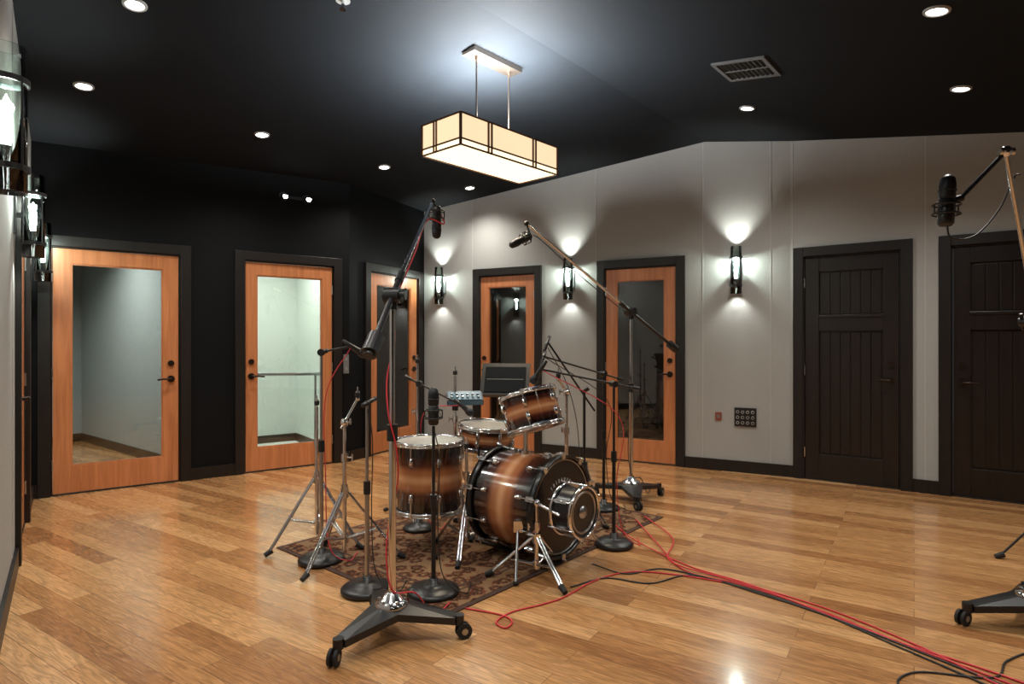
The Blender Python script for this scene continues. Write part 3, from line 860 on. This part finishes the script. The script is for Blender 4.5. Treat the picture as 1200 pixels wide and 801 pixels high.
# side mic stand with angled boom near the rack tom
b = B(); tripod(b, (0.52, 4.42), 0.38, 0.22, m=M_black, yaw=1.0, double=False)
b.cyl((0.52, 4.42, 0.05), (0.52, 4.42, 0.92), 0.010, M_black)
b.cyl((0.25, 4.30, 1.26), (0.60, 4.46, 0.76), 0.007, M_black); b.cyl((0.50, 4.42, 0.90), (0.55, 4.42, 0.93), 0.018, M_black)
sdc(b, V((0.24, 4.28, 1.24)), (-0.3, -0.3, -0.8))
b.sweep([(0.25,4.29,1.22), (0.38,4.33,0.98), (0.46,4.38,0.70), (0.50,4.36,0.30), (0.60,4.30,0.02), (0.72,4.25,0.015)], 0.003, M_blkc)
b.done('microphone_stand')
# tripod at right edge
b = B(); tripod(b, (3.13, 3.50), 0.34, 0.30, m=M_black, yaw=math.radians(165), double=False, zf=0.0)
b.cyl((3.13, 3.50, 0.05), (3.13, 3.50, 1.2), 0.011, M_black); b.cyl((3.13, 3.50, 0.62), (3.13, 3.50, 0.69), 0.018, M_black)
b.cyl((3.13, 3.50, 1.2), (3.60, 3.62, 1.45), 0.008, M_black); sdc(b, V((3.62, 3.63, 1.45)), (0.5, 0.1, -0.6))
b.done('microphone_stand')

# sub-kick: small drum-shell microphone on a chrome tripod
sk = V((0.33, 3.25, 0.37)); sM = zmat(sk-n3*0.06, n3)
root = empty('subkick_microphone')
b = B()
b.lathe([(0.125, 0.0), (0.125, 0.12)], M_headb, seg=40)
for z in (0.0, 0.12):
    b.lathe([(0.127, z-0.01), (0.127, z+0.01), (0.138, z+0.01), (0.138, z-0.01)], M_chrome, None, 40, closed=True)
b.lathe([(0, 0.118), (0.05, 0.112), (0.10, 0.118), (0.125, 0.119)], M_headb, seg=40)
b.lathe([(0, 0.0), (0.126, 0.0)], M_headb, seg=40)
b.lathe([(0, 0.128), (0.03, 0.122), (0.034, 0.114)], M_steel, seg=24)
b.ring(0.105, 0.006, M_steel, Matrix.Translation((0, 0, 0.119)), 40)
for k in range(6):
    a = (k+0.5)*math.pi/3; T = Matrix.Rotation(a, 4, 'Z')
    b.cbox((0.134, 0, 0.06), (0.018, 0.02, 0.07), M_chrome, T)
    b.cyl(T @ V((0.142, 0, -0.02)), T @ V((0.142, 0, 0.14)), 0.004, M_chrome, seg=6)
b.done('subkick_shell', root, sM)
b = B(); st = V((0.13, 3.28, 0))
tripod(b, (st.x, st.y), 0.22, 0.25, yaw=-1.05, zf=0.009)
b.cyl(st+V((0,0,0.05)), st+V((0,0,0.40)), 0.012, M_chrome); wing(b, st+V((0,0,0.28)), 3.5)
b.cyl(st+V((0,0,0.40)), sk-u3*0.13, 0.009, M_chrome); b.ball(st+V((0,0,0.40)), 0.022, M_chrome)
b.done('subkick_stand', root)

# kick pedal behind the bass drum
b = B(); pk = KB-n3*0.12; pk.z = 0.01
T = zmat(pk, (0, 0, 1)) @ Matrix.Rotation(math.atan2(-n3.y, -n3.x), 4, 'Z')
b.box((-0.05, -0.05, 0), (0.27, 0.05, 0.012), M_black, T)
b.hexa([(0.02,-0.04,0.05),(0.25,-0.04,0.015),(0.25,0.04,0.015),(0.02,0.04,0.05),(0.02,-0.04,0.06),(0.25,-0.04,0.025),(0.25,0.04,0.025),(0.02,0.04,0.06)], M_steel, T)
for y in (-0.05, 0.05): b.cyl(T @ V((0, y, 0)), T @ V((0, y, 0.20)), 0.009, M_chrome)
b.cyl(T @ V((0, -0.05, 0.2)), T @ V((0, 0.05, 0.2)), 0.008, M_chrome); b.cyl(T @ V((0, 0, 0.2)), T @ V((-0.05, 0, 0.35)), 0.005, M_chrome)
b.cyl(T @ V((-0.075, 0, 0.35)), T @ V((-0.03, 0, 0.35)), 0.022, M_rubber)
b.done('kick_pedal', kit)

# headphone mixer on stand, and music stand
b = B(); T = Matrix.Translation((-0.33, 4.28, 0.87)) @ Matrix.Rotation(0.15, 4, 'Z') @ Matrix.Rotation(math.radians(18), 4, 'X')
b.cbox((0, 0, 0), (0.25, 0.17, 0.035), M_black, T); b.cbox((0, 0, 0.019), (0.23, 0.15, 0.004), M_blue, T)
b.cbox((0, -0.087, 0), (0.24, 0.004, 0.028), M_blue, T)
for i in range(6):
    for j in range(2): b.cyl(T @ V((-0.09+i*0.036, -0.045+j*0.05, 0.02)), T @ V((-0.09+i*0.036, -0.045+j*0.05, 0.034)), 0.009, M_steel)
b.cyl((-0.33, 4.28, 0.86), (-0.395, 4.32, 0.80), 0.012, M_black); b.cyl((-0.40, 4.32, 0.78), (-0.40, 4.32, 0.82), 0.022, M_black)
b.done('mixer_body', mixer_root)
b = B(); c = V((-0.05, 4.50, 0))
tripod(b, (c.x, c.y), 0.25, 0.25, m=M_black, yaw=1.2, double=False)
b.cyl(c+V((0,0,0.04)), c+V((0,0,0.92)), 0.010, M_black)
T = Matrix.Translation(c+V((0, 0.02, 0.98))) @ Matrix.Rotation(-0.15, 4, 'Z') @ Matrix.Rotation(math.radians(62), 4, 'X')
b.cbox((0, 0, 0), (0.36, 0.27, 0.008), M_black, T); b.cbox((0, -0.13, 0.02), (0.36, 0.008, 0.045), M_black, T)
b.cbox((0.0, 0.0, 0.010), (0.30, 0.20, 0.010), M_screen, T); b.cbox((0, 0, 0.016), (0.27, 0.002, 0.002), M_plate, T)
b.cyl(c+V((0,0,0.90)), c+V((0,0.02,0.98)), 0.016, M_black)
b.done('music_stand')

# ------------------------------------------------------------------ cables on the floor
def cable(name, pts, m, r=0.0042, z=0.0045):
    b = B(); b.sweep([(x, y, z if len(p) == 0 else p[0]) for x, y, *p in pts], r, m, sub=10); return b.done(name)
cable('microphone_cable', [(0.87,4.32,.014),(0.90,3.80,.014),(0.95,3.38),(1.19,3.18),(1.44,2.88),(1.64,2.54),(1.83,2.26),(2.1,1.8),(2.5,1.2)], M_redc)
cable('microphone_cable', [(0.70,4.20,.014),(0.78,3.85,.014),(0.99,3.45),(1.22,3.20),(1.40,2.92),(1.60,2.60),(1.86,2.30),(2.2,1.8),(2.6,1.3)], M_redc)
cable('microphone_cable', [(0.95,4.40,.014),(1.02,3.90,.014),(0.90,3.50,.014),(1.15,3.25),(1.48,2.90),(1.69,2.52),(1.78,2.26),(2.0,1.8),(2.3,1.2)], M_redc)
cable('microphone_cable', [(-0.22,2.90),(-0.05,2.83),(0.0,2.76),(-0.03,2.70),(-0.07,2.76),(0.0,2.86),(0.14,2.94),(0.26,3.03),(0.44,3.24),(0.65,3.36),(0.88,3.32),(1.1,3.22)], M_redc)
cable('microphone_cable', [(0.45,3.45,.014),(0.62,3.33),(0.85,3.40),(1.18,3.15),(1.42,2.86),(1.58,2.56),(1.76,2.2),(1.95,1.7),(2.2,1.2)], M_blkc)
cable('microphone_cable', [(0.30,3.15),(0.50,3.27),(0.72,3.20),(0.98,3.31),(1.25,3.05),(1.46,2.80),(1.66,2.48),(1.90,2.1),(2.3,1.6)], M_blkc)
cable('microphone_cable', [(2.3,2.45),(2.15,2.50),(1.95,2.42),(1.80,2.30),(1.55,2.34),(1.42,2.26),(1.50,2.18),(1.70,2.15),(1.9,2.0)], M_blkc)

# ------------------------------------------------------------------ camera / world
cam = bpy.data.cameras.new('camera'); cam.sensor_width = 36; cam.lens = 21.6; cam.sensor_fit = 'HORIZONTAL'
co = bpy.data.objects.new('camera', cam); scene.collection.objects.link(co)
co.location = (0, 0, 1.26); co.rotation_euler = (math.pi/2, 0, 0); scene.camera = co
w = bpy.data.worlds.new('world'); scene.world = w; w.use_nodes = True
w.node_tree.nodes['Background'].inputs[0].default_value = (0.5, 0.55, 0.6, 1); w.node_tree.nodes['Background'].inputs[1].default_value = 0.1
scene.view_settings.view_transform = 'Standard'
scene.view_settings.look = 'None'
scene.view_settings.exposure = 0.08
